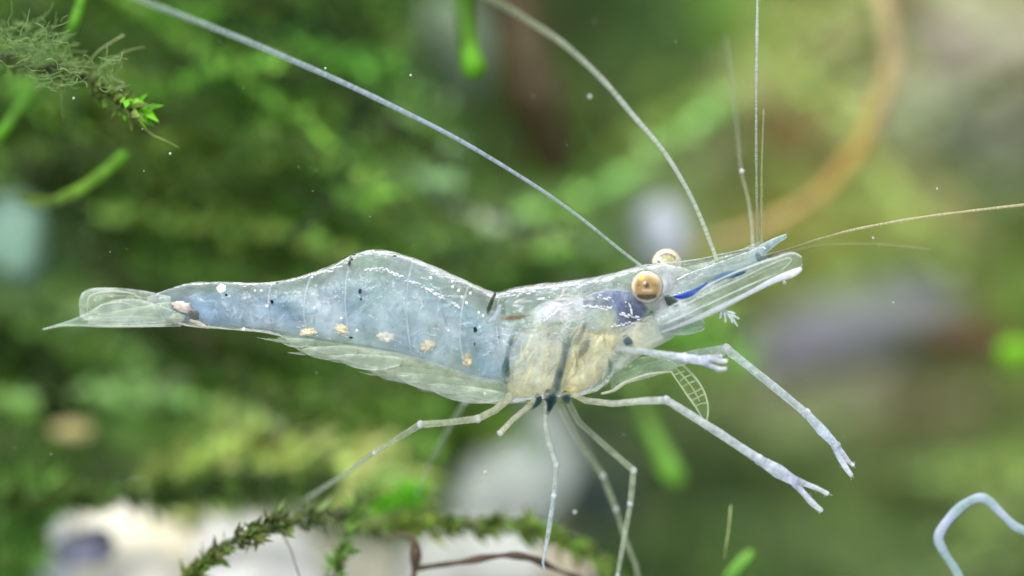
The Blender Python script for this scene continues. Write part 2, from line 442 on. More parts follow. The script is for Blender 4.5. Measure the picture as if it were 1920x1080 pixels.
stem('green_stalk', 'bright green stalk hanging down from the top edge', 'stalk',
     [(866,-60,1.3,16),(872,20,1.3,17),(878,80,1.25,18),(888,125,1.2,21),(895,140,1.2,12)], None, colf=grad(C(72,112,28), C(104,176,24)), mat=M_LEAF, rough=.1)
stem('green_strand', 'bright green strand rising to the top edge at upper left', 'strand',
     [(75,140,.9,9),(110,95,.7,11),(130,60,.6,10),(148,15,.6,9),(165,-50,.7,8)], None, colf=grad(C(88,130,44), C(92,156,26)), mat=M_LEAF, rough=.35)
stem('green_strand', 'bright green strand leaving the left edge', 'strand',
     [(-60,320,1.2,12),(0,252,1.0,11),(35,205,1.2,11),(65,160,1.5,12),(90,120,1.8,8)], None, colf=grad(C(88,156,22), C(72,112,24)), mat=M_LEAF, rough=.35)
stem('green_strand', 'upturned bright green strand above the tail fan', 'strand',
     [(40,375,1.6,9),(85,380,1.2,10),(130,366,1.0,11),(180,335,.9,11),(215,305,.9,12),(235,290,.9,10)], None, colf=grad(C(118,140,60), C(96,156,32)), mat=M_LEAF, rough=.2)
stem('green_leaf_tip', 'blurred bright green leaf pointing down between the clawed legs', 'leaf',
     [(1190,735,2.6,12),(1212,790,2.5,17),(1240,850,2.3,21),(1265,890,2.2,22),(1278,905,2.2,10)], None, colf=grad(C(86,120,52), C(116,176,56)), mat=M_LEAF, rough=.12)
stem('green_leaf_tip', 'bright green leaf tip poking up from the bottom edge', 'leaf',
     [(1340,1150,.9,16),(1370,1085,.9,15),(1395,1052,.9,14),(1412,1035,.9,9)], None, colf=grad(C(78,136,52), C(126,180,72)), mat=M_LEAF, rough=.12)
stem('green_leaf_tip', 'blurred bright green leaf at the right edge', 'leaf',
     [(1980,690,3.0,26),(1930,672,3.0,30),(1895,660,3.0,28),(1875,650,3.0,12)], None, colf=grad(C(110,150,40), C(125,195,30)), mat=M_LEAF, rough=.15)

def mossy(label, spec, leafcol, stemcol, n_leaf, L, W, spread=1.0, n=60, name='moss_strand', stem_r=1.0, jit=.3, extra=None, lift=1.2):
    """a moss strand: a thin stem (part) with overlapping small leaves (one part)"""
    r = P(*spec[0][:3])
    t = thing(name, label, 'moss', r)
    sp = catmull(spec, n)
    pts = [P(a[0], a[1], a[2]) for a in sp]
    MB().ring_tube(pts, [max(a[3], 1) * stem_r / PX for a in sp], [stemcol] * n, 7).build('stem', M_STEM, t)
    mb = MB(); sd = spec[0][0] * .1
    for k in range(n_leaf):
        f = random.random() * (n - 1.01); i = int(f)
        p = pts[i].lerp(pts[i + 1], f - i); tg = (pts[i + 1] - pts[i]).normalized()
        dens = noise.noise(Vector((sd, f * 60 / n * .35, 1.7))) + .6 * noise.noise(Vector((sd + 5, f * 60 / n * 1.1, .3)))
        if dens < random.uniform(-.45, .15): continue
        o = rdir(); o = (o - tg * o.dot(tg)).normalized()
        g = random.uniform(1 - jit, 1 + jit) * (1 + .5 * noise.noise(Vector((sd, f * .3, 8.1))))
        c = leafcol(i / n) if callable(leafcol) else leafcol
        c = tuple(min(v * g * random.uniform(.85, 1.15) * lift, .9) for v in c[:3]) + (1,)
        l = L * random.choice((.5, .7, .9, 1.1, 1.6)) * (1 + .5 * dens)
        mb.leaf(p + o * sp[i][3] * stem_r / PX * .5 + rdir() * L * .25, (o * spread * random.uniform(.4, 1.1) + tg * random.uniform(-.2, 1.2) + rdir() * .5).normalized(), (tg + rdir() * .8).normalized(), l, W * random.uniform(.6, 1.5), c, random.uniform(-.2, .6))
    if extra: extra(mb, pts)
    mb.build('leaves', M_LEAF, t, smooth=False, stuff=True)
    return t
OL = C(92,116,48)
mossy('dark olive mossy strand slanting down across the upper left', [(60,170,3.2,9),(150,240,3.1,9),(230,290,3,9),(310,345,3,9),(420,420,3.2,8),(520,470,3.8,8)], C(70,92,28), C(50,58,22), 900, .13, .07)
mossy('lighter olive mossy strand just above the dark slanting one', [(110,150,3.0,8),(200,205,2.9,8),(290,265,2.8,8),(370,335,2.8,8),(440,410,2.9,8),(500,480,3.4,8)], C(112,140,62), C(90,100,50), 1000, .14, .08)
mossy('dark mossy strand at the left edge below the tail fan', [(-40,640,3,8),(20,650,2.8,9),(65,675,2.7,9),(105,720,2.8,8),(125,780,3.2,6)], C(48,72,26), C(35,45,20), 500, .12, .07)
mossy('long mossy strand lying across the pale stones at lower left', [(-60,945,2.0,6),(60,935,1.8,6),(170,930,1.7,6),(290,932,1.7,6),(370,918,1.6,6),(440,912,1.6,6),(530,918,1.7,5),(620,905,1.8,4)], C(84,112,50), C(62,66,42), 1500, .085, .055, spread=1.3, lift=1.0)
mossy('short green moss strand rising at the bottom left edge', [(10,1140,2.4,8),(20,1060,2.3,8),(35,990,2.2,7),(60,940,2.2,5)], C(110,150,70), C(80,100,50), 500, .16, .09)
mossy('green mossy strand running level below the lobed swimmerets', [(420,700,5,9),(520,720,5,9),(640,770,5,8),(760,790,5,8),(860,810,5,8)], C(84,124,40), C(60,80,30), 900, .2, .11)
mossy('pale yellow green moss strand above the pale stones', [(270,910,2.5,9),(360,890,2.4,9),(450,872,2.3,9),(540,872,2.3,9),(640,890,2.4,8),(730,905,2.6,7)], C(168,184,108), C(140,150,90), 1100, .17, .1, spread=1.5)
mossy('bright green moss tuft beneath the rear walking leg', [(690,955,1.5,4),(725,940,1.45,5),(760,930,1.4,5),(795,915,1.4,4)], C(110,190,30), C(90,130,40), 200, .06, .04)
mossy('olive mossy strand under the carapace, far behind the legs', [(770,860,3.5,6),(840,830,3.4,6),(920,805,3.3,6),(980,800,3.6,5)], C(125,155,70), C(90,100,50), 450, .15, .09)
# nearly sharp sprigs along the bottom
mossy('ragged sharp moss sprig leaning in from the bottom left of centre', [(330,1110,.5,3.5),(375,1065,.4,3.5),(425,1022,.32,3.2),(480,995,.3,3),(540,975,.35,2.6),(600,968,.5,2.4),(650,965,.7,2)],
      lambda u: mixc(C(104,124,52), C(84,98,58), u * 1.2), C(72,70,44), 620, .066, .042, spread=1.2, name='moss_sprig', jit=.5, lift=1.15)
mossy('upright green moss sprig at the bottom edge left of the dark twig', [(615,1130,.5,3),(628,1080,.5,3),(640,1040,.52,3),(652,1000,.6,2.6),(668,960,.75,2),(690,925,.95,1.6)],
      lambda u: C(98,130,56), C(72,76,44), 480, .058, .032, spread=.9, name='moss_sprig', jit=.45, lift=1.15)
mossy('arched moss sprig passing behind the hanging front leg', [(690,1000,1.0,3),(760,990,.9,3.5),(840,985,.85,4),(900,985,.85,4),(960,982,.85,4),(1020,1000,.9,4),(1080,1030,1.0,4),(1140,1070,1.1,4),(1190,1120,1.2,3)],
      lambda u: mixc(C(98,120,46), C(112,138,58), u), C(78,76,40), 900, .07, .042, spread=1.0, name='moss_sprig', jit=.45, lift=1.15)
# dark bare twig at the bottom
tw = thing('twig', 'dark brown forked bare twig at the bottom centre', 'twig', P(780, 1080, .5))
MB().tube([(772,1140,.5,7),(776,1085,.48,7),(780,1040,.46,8),(776,1015,.46,7),(762,1000,.5,4),(735,1004,.55,3)], C(72,58,44), 40, 9, rough=.9).build('trunk', M_STEM, tw)
MB().tube([(782,1066,.47,7),(820,1060,.45,6),(870,1053,.42,6.5),(920,1044,.4,6.5),(960,1041,.4,7),(1000,1048,.42,7.5),(1040,1066,.5,6),(1090,1085,.6,4)], C(74,60,46), 60, 9, rough=.9).build('branch', M_STEM, tw)
MB().tube([(770,1008,.48,3),(750,1000,.45,2.5),(725,1020,.45,1.5)], C(90,82,58), 16, 6, rough=.5).build('branch', M_STEM, tw)
# thin dark threads
stem('dark_thread', 'thin dark thread curling over the pale stone at the bottom', 'thread', [(530,1003,.4,1.2),(545,1030,.35,1.3),(553,1055,.3,1.3),(563,1085,.3,1.2),(575,1120,.3,1)], C(90,85,75), rough=.2)
stem('pale_thread', 'thin pale upright thread at the lower right of the claws', 'thread', [(1370,948,.4,1.3),(1367,985,.35,1.3),(1362,1020,.35,1.4),(1358,1048,.4,1)], C(165,180,120), rough=.2)
# the sharp sprig at the upper left, with its fluff of fine algae
def tip_leaves(mb, pts):
    for k in range(46):
        u = random.random()
        p = P(222 + 42 * u + random.gauss(0, 6), 188 + 22 * u + random.gauss(0, 7), .2 + random.gauss(0, .03))
        c = C(*random.choice([(95,170,20),(120,195,35),(75,140,25),(150,205,70),(60,110,25)]))
        d = (Vector((.6, random.uniform(-.5, .5), random.uniform(-1.2, .5)))).normalized()
        mb.leaf(p, d, rdir(), random.uniform(.05, .1), random.uniform(.03, .06), c, .4)
sp = mossy('sharp moss sprig with a bright green leafy tip at the upper left', [(-60,95,.8,6),(0,108,.6,6),(60,127,.5,6),(120,128,.42,5),(165,150,.35,4.5),(205,180,.25,4),(228,196,.2,3),(245,205,.2,2)],
      lambda u: mixc(C(70,86,32), C(112,128,66), u * u), C(40,44,22), 260, .07, .04, spread=1.0, name='moss_sprig', jit=.5, extra=tip_leaves)
mb = MB()
for k in range(300):
    if random.random() < .6:
        x, y = random.uniform(-40, 120), random.uniform(40, 125)
    else:
        x, y = random.uniform(60, 225), random.uniform(110, 175)
    d0 = random.uniform(-.05, .45)
    an = random.uniform(0, 6.28); L_ = random.uniform(10, 45)
    s = []
    for q in range(5):
        s.append((x, y, d0, .95)); an += random.gauss(0, .55); x += math.cos(an) * L_ / 3; y -= abs(math.sin(an)) * L_ / 3 * random.choice((1, 1, -.4)); d0 += random.gauss(0, .03)
    g = random.uniform(.5, 1.0)
    c = mixc(C(84,140,36,.35), C(160,190,105,.6), g * g)
    mb.tube(s, c, 12, 4)
for a in ([(150,140,.3,1.6),(180,100,.28,2.0),(205,82,.28,2.2),(232,66,.3,2.6)], [(170,150,.3,1.4),(205,115,.28,1.7),(240,95,.28,1.7),(272,88,.3,1)],
          [(185,160,.3,1.2),(225,130,.26,1.4),(228,118,.26,2)], [(190,165,.25,1.3),(210,150,.22,1.5),(232,158,.22,3),(222,168,.22,4)],
          [(118,160,.4,1),(117,190,.4,1),(120,225,.4,.8)]):
    mb.tube(a, C(150,165,110,.8), 20, 5, rough=.4)
mb.build('algae_filaments', M_FIL, sp, stuff=True)
stem('pale_thread', 'fine beaded thread trailing from the bright green leafy tip', 'thread', [(262,232,.2,.8),(285,252,.2,.9),(302,260,.2,1.1),(320,268,.2,.8),(335,277,.2,1.2)], C(150,160,90), rough=.9)
# pale bent strand at the lower right
stem('bent_filament', 'pale bluish white bent strand at the lower right corner', 'filament',
     [(1815,1130,-.35,9),(1795,1075,-.35,9),(1770,1035,-.35,9),(1760,1006,-.35,9.5),(1778,975,-.35,9),(1805,948,-.35,9),(1832,934,-.35,9.5),(1852,938,-.35,9.5),(1880,965,-.35,8.5),(1905,988,-.35,8.5),(1935,1000,-.35,8)],
     None, colf=lambda u, s: mixc(C(204,212,232,.9), C(176,202,206,.75), .5 + .5 * math.sin(u * 14 + 3 * noise.noise(Vector((u * 9, 0, 1))))), mat=M_FIL, rough=.35)
# specks drifting in the water
mb = MB()
for k in range(100):
    px, py = random.uniform(-50, 1970), random.uniform(-50, 1130); d = random.uniform(-.5, .8)
    r = random.choice((.6, .7, .8, 1.0, 1.3)) / PX
    mb.blob(P(px, py, d), r, r, r, C(200,205,190,.9), .3, 2, 6, 4, seed=k)
for px, py, d, r in [(910,886,.12,4.5),(1391,321,.2,5),(610,128,0,2.5),(770,141,0,2.5),(319,288,0,2.5),(138,184,0,2.5),(1637,446,0,2.5),(1757,354,0,2.2),(1471,530,-.1,4),(1106,181,.4,4),(1675,567,0,2),(1078,960,.3,4)]:
    mb.blob(P(px, py, d), r / PX, r / PX, r / PX, C(215,220,215,.85), .2, 2, 8, 6, seed=px)
o = mb.build('floating_specks', M_FIL, stuff=True)
tag(o, 'tiny pale specks drifting in the water around the shrimp', 'specks')

# ------------------------------------------------------------------ the shrimp
shrimp = thing('shrimp', 'large clear glassy shrimp hovering in mid water, facing right', 'shrimp', P(960, 620, 0))
# --- body: one continuous clear shell, tail stalk to head
prof = [ # x, top, bottom, half width
 (276,556,570,6),(300,547,592,14),(330,536,606,22),(360,529,613,26),(410,527,617,28),(460,529,621,29),(505,528,626,30),(545,521,640,33),
 (590,508,658,38),(630,491,671,44),(660,476,681,48),(690,468,689,52),(720,468,698,54),(755,476,711,56),(800,492,728,58),(850,514,742,60),
 (895,534,752,63),(920,545,756,65),(936,546,757,66),(965,538,756,69),(1010,531,752,72),(1060,526,748,72),(1105,520,740,68),(1140,513,722,62),(1170,505,688,55),
 (1200,499,660,46),(1235,494,640,38),(1262,497,622,28),(1290,504,600,18),(1312,516,572,7)]
def shell_col(u, c, s, p):
    base = C(208,222,230,.17)
    n = fbm(p, 2.5)
    col = mixc(base, C(204,220,234,.25), .5 + n)
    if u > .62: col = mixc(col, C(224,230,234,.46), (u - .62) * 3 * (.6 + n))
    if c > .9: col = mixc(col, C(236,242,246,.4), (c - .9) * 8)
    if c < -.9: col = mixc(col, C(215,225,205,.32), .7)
    if u > .92: col = tuple(col[:3]) + (col[3] * (1 - u) / .08,)
    return col
MB().shell([(a[0], a[1]) for a in prof], [(a[0], a[2]) for a in prof], [a[3] for a in prof], [0] * len(prof), shell_col, 170, 40).build('body', M_SHELL, shrimp)
# --- abdominal muscle, blue and milky, seen through the shell
mus = [(300,556,588,8),(335,548,600,15),(370,541,606,19),(420,537,610,21),(470,540,614,22),(520,540,620,23),(570,528,630,27),(620,512,638,32),(665,503,644,36),
       (710,501,652,40),(760,508,664,42),(810,524,682,44),(860,548,704,46),(905,570,718,48),(945,590,716,48),(985,600,700,44),(1010,604,680,36)]
def mus_col(u, c, s, p):
    n1 = fbm(p, 1.6); n2 = fbm(p + Vector((9, 0, 0)), 2.6)
    band = math.sin((p.x - abs(p.z - .1) * .8) * 15 + 3.0 * n1)
    b = mixc(C(138,172,198,.58), C(206,220,230,.68), .5 + .5 * band)
    b = mixc(b, C(150,184,184,.5), max(0, n2) * 1.3)
    b = mixc(b, C(212,222,230,.62), max(0, fbm((p.x * 1.2, p.y, p.z * 4 + 3), 3.0)) * 1.1)
    if u < .38: b = mixc(b, C(112,146,182,.7), (.38 - u) * 2.8)
    if c > .5: b = mixc(b, C(160,176,164,.25), (c - .5) * 1.9)
    return b
MB().shell([(a[0], a[1]) for a in mus], [(a[0], a[2]) for a in mus], [a[3] for a in mus], [0] * len(mus), mus_col, 170, 44, soft=1.0, ends=.12).build('abdomen_muscle', M_FLESH, shrimp)
# --- belly flap (overlapping side plates)
bel = [((530,628),(532,634)),((570,634),(566,660)),((625,642),(620,672)),((690,652),(684,692)),((760,664),(752,716)),((830,684),(822,738)),((890,704),(880,752)),((940,715),(938,758)),((958,730),(958,748))]
MB().shell([a for a, b in bel], [b for a, b in bel], [4,16,22,28,32,34,34,28,12], [-.06] * 9,
    lambda u, c, s, p: mixc(C(165,182,138,.26), C(205,212,180,.42), .5 + .8 * fbm((p.x * 1.2, p.y, p.z * 4), 4) + (.3 if c < -.7 else 0)), 80, 20).build('belly', M_FLESH, shrimp)
# --- swimmerets folded back along the belly: narrow fringed blades
for k, (x0, y0, x1, y1, w) in enumerate([(590,640,520,634,9),(670,655,566,656,13),(752,678,630,668,15),(832,704,690,690,16),(900,726,742,702,17),(945,744,800,722,16)]):
    A = []; B = []; T = []
    dx, dy = x1 - x0, y1 - y0; L_ = math.hypot(dx, dy); nx_, ny_ = -dy / L_, dx / L_
    for q in range(7):
        f = q / 6; h = w * math.sin(math.pi * min(.08 + f * .9, 1)) ** .6
        bx, by = x0 + dx * f, y0 + dy * f + 6 * math.sin(f * 3)
        A.append((bx + nx_ * h, by + ny_ * h)); B.append((bx - nx_ * h, by - ny_ * h)); T.append(3 + 3 * math.sin(math.pi * f))
    sw = MB().shell(A, B, T, [-.13 - .012 * (k % 3)] * 7, lambda u, c, s, p: mixc(C(190,208,192,.18), C(236,242,232,.46), abs(c) ** 4 + .3 * fbm((p.x, p.y, p.z * 3), 6)), 30, 14).build('swimmeret', M_SHELL, shrimp)
    mb = MB()
    for q in range(26):
        f = random.random(); bx, by = x0 + dx * f, y0 + dy * f + w * .75
        ln = random.uniform(18, 44)
        mb.tube([(bx, by, -.13, .7), (bx - ln * .5, by - ln * .10 + random.uniform(-1, 2), -.13, .7), (bx - ln, by - ln * .24 + random.uniform(-2, 4), -.12, .4)], C(206,218,196,.3), 8, 4)
    mb.build('fringe', M_FIL, sw, stuff=True)
# --- cream fat bodies in a row along the belly
for x, y, rx, ry, rot in [(577,622,14,6,.1),(641,617,13,8,-.5),(724,631,16,8,-.2),(803,646,15,11,.6),(876,673,9,13,0)]:
    MB().blob(P(x, y, -.1), rx * 1.05 / PX, 6 / PX, ry * 1.05 / PX, lambda u, q: mixc(C(252,236,196,1.1), C(255,248,230,1.2), .5 + fbm(q, 12)), .75, 2.6, 24, 16, rot, x, soft=1.0).build('fat_body', M_ORGAN, shrimp)
# --- organs in the head
ORG = [
 ('gill_chamber', [((952,640),(948,700)),((975,612),(955,742)),((1005,604),(985,748)),((1040,602),(1015,748)),((1062,608),(1036,745)),((1068,640),(1040,716))], [10,26,34,34,26,8], -.04,
   lambda u, c, s, p: mixc(mixc(C(222,220,190,.75), C(246,236,182,1.15), (-c + .6) * .7), C(196,202,186,.6), .6 * fbm(p, 4) + .1)),
 ('gill_chamber', [((1072,640),(1046,728)),((1088,606),(1060,744)),((1110,590),(1085,738)),((1138,588),(1110,728)),((1160,600),(1134,700)),((1176,616),(1160,660))], [8,26,32,30,22,8], -.06,
   lambda u, c, s, p: mixc(C(252,238,176,1.2), C(232,226,182,1), .3 + fbm(p, 5))),
 ('stomach', [((1078,572),(1084,588)),((1104,552),(1110,592)),((1138,542),(1148,606)),((1168,542),(1172,630)),((1194,552),(1196,630)),((1216,576),(1214,606))], [8,22,28,28,22,8], -.045,
   lambda u, c, s, p: mixc(C(36,44,94,2.0), C(84,100,146,1.2), .2 + 1.3 * fbm(p, 7))),
 ('liver', [((1094,580),(1090,596)),((1108,574),(1100,622)),((1130,572),(1122,628)),((1150,580),(1148,622)),((1160,594),(1160,610))], [6,16,20,16,6], -.13,
   lambda u, c, s, p: mixc(C(206,210,178,.75), C(168,190,186,.5), .4 + 1.2 * fbm(p, 7))),
 ('heart', [((985,588),(988,604)),((1020,566),(1024,606)),((1060,556),(1066,604)),((1095,558),(1100,598)),((1120,572),(1122,586))], [6,20,26,22,6], -.03,
   lambda u, c, s, p: mixc(C(248,245,250,1), C(216,222,224,.5), .35 + 1.4 * fbm(p, 6))),
]
for nm, e, T, d, cf in ORG:
    MB().shell([a for a, b in e], [b for a, b in e], T, [d] * len(e), cf, 48, 28, soft=.9, ends=.2).build(nm, M_ORGAN, shrimp)
mb = MB()
for k in range(80):
    x, y = random.uniform(950, 1120), random.uniform(535, 640)
    if y < 556 - (x - 950) * .1: continue
    an = random.gauss(-.35, .4); ln = random.uniform(14, 60); q = []
    for w in range(5):
        q.append((x, y, -.1 - random.uniform(0, .06), random.uniform(.8, 3.2))); x += math.cos(an) * ln / 4; y += math.sin(an) * ln / 4; an += random.gauss(0, .3)
    if y < 556 - (x - 950) * .16 or x > 1215: continue
    mb.tube(q, random.choice((C(236,238,240,.35), C(216,222,214,.3), C(150,166,164,.35), C(240,232,226,.45))), 14, 6, rough=.8, soft=1.2)
for k in range(70):
    x, y = random.uniform(955, 1150), random.uniform(600, 735)
    an = 1.9 + random.gauss(0, .25); ln = random.uniform(12, 50); q = []
    for w in range(5):
        q.append((x, y, -.17 - random.uniform(0, .03), random.uniform(.8, 3))); x += math.cos(an) * ln / 4; y += math.sin(an) * ln / 4; an += random.gauss(0, .25)
    if y > 742: continue
    mb.tube(q, random.choice((C(246,238,196,.4), C(232,224,170,.4), C(150,156,130,.4), C(200,206,186,.35))), 14, 6, rough=.8, soft=1.2)
mb.build('gill_fibres', M_ORGAN, shrimp, stuff=True)
mb = MB()
for k in range(220):
    x = random.uniform(380, 930); f = random.random()
    i = max(q for q in range(len(mus)) if mus[q][0] <= x)
    y = mus[i][1] + (mus[i][2] - mus[i][1]) * (.06 + .88 * f)
    an = random.choice((-1.15, -1.9, -.1)) + random.gauss(0, .3); ln = random.uniform(10, 48); q = []
    for w in range(5):
        q.append((x, y, -mus[i][3] / PX - random.uniform(.005, .02), random.uniform(.8, 4))); x += math.cos(an) * ln / 4; y += math.sin(an) * ln / 4; an += random.gauss(0, .25)
    if not (mus[i][1] < y < mus[i][2] - 4): continue
    mb.tube(q, random.choice((C(226,234,240,.24), C(200,216,228,.26), C(120,150,175,.26), C(150,176,160,.22))), 14, 6, rough=.8, soft=1.2)
mb.build('muscle_fibres', M_FLESH, shrimp, stuff=True)
# groove shade between gill chambers painted as dark strands; plus gut line, cracks, spots
def dark_streak(spec, col):
    MB().tube([(a, b, c, r * 1.5) for a, b, c, r in spec], col, 30, 12, rough=.8, soft=1.6).build('dark_shade_mark', M_ORGAN, shrimp)
TEAL = C(44,70,72,.75); TEAL2 = C(80,110,110,.8)
dark_streak([(1064,628,-.19,3),(1060,655,-.2,6),(1052,690,-.2,5),(1044,712,-.2,7)], C(104,116,108,.6))
dark_streak([(1052,690,-.2,3),(1046,712,-.21,6),(1038,742,-.19,7)], C(72,92,92,.65))
dark_streak([(1098,600,-.19,3),(1090,625,-.2,4),(1074,650,-.2,3)], C(120,128,112,.6))
dark_streak([(1104,634,-.2,2),(1094,654,-.2,4),(1084,672,-.2,2)], C(110,118,96,.6))
dark_streak([(968,622,-.17,4),(956,650,-.17,5),(948,685,-.17,5),(950,715,-.16,5)], TEAL2)
dark_streak([(955,668,-.18,2),(951,690,-.18,3),(952,706,-.18,2)], C(70,100,90,.6))
dark_streak([(1172,632,-.16,6),(1178,642,-.16,7),(1180,648,-.16,5)], C(64,92,102,.8))
dark_streak([(1008,742,-.14,4),(1010,752,-.14,5),(996,768,-.13,3)], TEAL)
dark_streak([(1028,735,-.15,7),(1033,748,-.16,9),(1031,762,-.15,6),(1026,776,-.13,3)], C(30,58,62,.9))
dark_streak([(1060,738,-.15,6),(1062,748,-.15,5),(1064,757,-.14,2)], TEAL)
dark_streak([(1142,670,-.16,2),(1144,690,-.17,3),(1142,704,-.16,2)], C(80,108,100,.6))
dark_streak([(1236,575,-.12,4),(1246,566,-.13,6),(1255,562,-.13,5),(1264,572,-.12,6),(1250,580,-.12,3)], C(70,84,80,.75))
dark_streak([(1196,604,-.14,1.5),(1215,590,-.14,2.5),(1235,576,-.13,3)], C(96,108,100,.6))
dark_streak([(940,597,-.17,2.5),(955,596,-.18,3),(975,594,-.18,2.5),(1000,590,-.17,1.5)], C(132,100,84,.6))
dark_streak([(930,546,-.1,2.2),(924,560,-.16,3),(917,578,-.2,3.4),(914,590,-.2,2.5)], C(52,62,40,.85))
dark_streak([(658,478,-.02,1.5),(656,490,-.08,2.2),(655,500,-.1,1.5)], C(60,66,50,.75))
dark_streak([(890,533,-.02,1.2),(884,541,-.06,1.6),(880,546,-.08,1)], C(80,80,60,.7))
# folded clear lobe where the carapace overlaps the abdomen
MB().tube([(938,572,-.2,3),(934,585,-.21,4.5),(926,597,-.21,5),(917,603,-.21,3)], C(205,215,225,.6), 20, 8).build('carapace_edge', M_SHELL, shrimp)
# cream body front below the eye and mouth parts
def blade(name, e, T, D, cf, nu=40, nt=16, mat=None, parent=None, soft=0.0, ends=.12):
    return MB().shell([a for a, b in e], [b for a, b in e], T, D if isinstance(D, list) else [D] * len(e), cf, nu, nt, soft, ends).build(name, mat or M_SHELL, parent or shrimp)
blade('jaw', [((1160,600),(1148,700)),((1190,596),(1170,690)),((1222,592),(1200,668)),((1256,590),(1236,648)),((1285,592),(1262,634))], [10,20,20,14,6], -.08,
      lambda u, c, s, p: mixc(C(232,230,204,.62), C(200,212,204,.4), .5 + fbm(p, 5)), mat=M_ORGAN)
blade('mouth_lobe', [((1232,596),(1238,622)),((1262,588),(1262,628)),((1295,590),(1292,627)),((1314,597),(1314,622)),((1322,606),(1322,614))], [4,8,9,6,3], -.14,
      lambda u, c, s, p: mixc(C(160,182,170,.35), C(214,226,220,.7), abs(c) ** 6 + .4 * fbm(p, 9)))
# --- tail fan
def fan_col(a, b, k=6):
    return lambda u, c, s, p: mixc(a, b, min(1, abs(c) ** k + (.5 if u > .93 else 0)) + .25 * fbm((p.x, p.y, p.z * 4), 7))
F1, F2 = C(206,222,214,.24), C(232,240,234,.52)
blade('tail_blade', [((345,590),(340,612)),((300,572),(300,613)),((250,560),(250,613)),((200,566),(200,612)),((160,588),(160,611)),((120,604),(120,611)),((80,616),(80,619))], [6,5,4,4,4,4,3], [-.1,-.13,-.16,-.18,-.2,-.2,-.2], fan_col(F1, F2), 50)
blade('tail_blade', [((320,556),(322,598)),((275,546),(280,600)),((225,540),(230,602)),((180,540),(185,602)),((155,548),(160,600)),((148,566),(150,592))], [5,4,4,3,3,2], [.02,.05,.08,.1,.11,.12], fan_col(F1, F2), 50)
blade('tail_blade', [((310,560),(312,584)),((270,556),(275,590)),((230,553),(235,592)),((190,552),(192,590)),((170,560),(172,582)),((166,568),(167,574))], [4,4,3,3,2,1], [0,.0,.0,.0,.0,0], fan_col(C(160,180,130,.12), C(205,220,180,.42), 8), 44)
blade('telson', [((350,562),(350,596)),((300,568),(300,604)),((250,577),(250,607)),((200,586),(200,608)),((165,594),(165,607))], [9,7,5,4,2], -.05, fan_col(C(180,200,165,.16), C(222,230,206,.5)), 44)
for spec in ([(330,606,-.12,2),(280,611,-.15,2.5),(210,612,-.18,2.6),(150,610,-.2,2.6),(110,611,-.2,2.4),(78,619,-.2,2)], [(165,596,.02,2),(164,570,.02,2),(172,553,.02,2.2),(210,546,.02,2),(255,553,.02,1.8),(268,575,.02,1.6)],
             [(320,598,-.1,1.5),(250,594,-.12,1.4),(175,597,-.14,1.6),(150,602,-.16,1.5)], [(180,588,-.02,1.4),(190,572,-.02,1.3),(230,567,-.02,1.2),(262,580,-.02,1)]):
    MB().tube(spec, C(224,234,212,.45), 40, 6, rough=.4, soft=.5).build('fan_rib', M_FIL, shrimp)
MB().blob(P(341,575,-.1), 17 / PX, 10 / PX, 9 / PX, C(235,222,212,.75), .5, 2.5, 16, 10, -.2, 3).build('tail_joint', M_ORGAN, shrimp)
MB().blob(P(330,597,-.12), 17 / PX, 8 / PX, 9 / PX, C(205,215,195,.5), .5, 2.5, 16, 10, .2, 9).build('tail_joint', M_SHELL, shrimp)
MB().blob(P(364,592,-.12), 9 / PX, 6 / PX, 10 / PX, C(100,96,84,.6), .5, 2.5, 14, 9, .3, 6).build('tail_joint', M_ORGAN, shrimp)
MB().blob(P(372,607,-.13), 18 / PX, 6 / PX, 4.5 / PX, C(225,222,205,.7), .5, 2.5, 14, 9, -.4, 7).build('tail_joint', M_SHELL, shrimp)
# --- rostrum, antennule stalks, antennal scales
blade('rostrum', [((1190,498),(1195,520)),((1240,492),(1245,524)),((1300,486),(1300,512)),((1360,474),(1362,494)),((1410,463),(1414,478)),((1440,455),(1444,464))], [10,9,7,6,4,2], 0.0,
      lambda u, c, s, p: mixc(C(176,192,176,.2), C(205,215,205,.4), abs(c) ** 5), 50, soft=.1, ends=.2)
MB().tube([(1280,494,.05,1.8),(1320,486,.05,2.2),(1365,476,.05,2),(1405,468,.05,1.5)], C(84,98,66,.75), 30, 7, rough=.3).build('rostrum_edge', M_FIL, shrimp)
blade('antennule_stalk', [((1255,530),(1262,570)),((1300,508),(1310,556)),((1350,490),(1362,530)),((1395,474),(1405,512)),((1425,462),(1432,494)),((1436,466),(1440,484))], [10,12,12,11,9,4], -.05,
      lambda u, c, s, p: mixc(C(168,190,196,.3), C(200,214,220,.5), .5 + fbm(p, 6)), 50, soft=.15, ends=.2)
blade('antennule_stalk', [((1270,505),(1275,530)),((1320,492),(1326,520)),((1375,474),(1384,502)),((1415,456),(1426,486)),((1432,452),(1436,476))], [8,10,10,8,3], .1,
      lambda u, c, s, p: mixc(C(170,188,186,.28), C(205,216,220,.5), .5 + fbm(p, 6)), 44, soft=.15, ends=.2)
blade('antennule_tip', [((1408,468),(1416,490)),((1430,456),(1436,476)),((1452,446),(1458,458)),((1474,438),(1476,446))], [8,7,5,2], -.02,
      lambda u, c, s, p: mixc(C(170,192,200,.45), C(220,228,232,.7), abs(c) ** 4), 26)
SC1, SC2 = C(182,200,186,.2), C(228,234,234,.62)
scale = blade('antennal_scale', [((1225,592),(1238,624)),((1280,562),(1300,604)),((1340,528),(1365,572)),((1400,502),(1425,545)),((1450,484),(1470,522)),((1485,474),(1496,509)),((1503,480),(1505,496))], [10,9,8,7,6,5,3], -.16,
      lambda u, c, s, p: mixc(mixc(SC1, C(204,214,220,.5), max(0, .7 - u * 1.6)), SC2, (1 if c < -.75 else 0) * .9 + max(0, c) ** 8 * .6 + .2 * fbm(p, 8)), 70, 22)
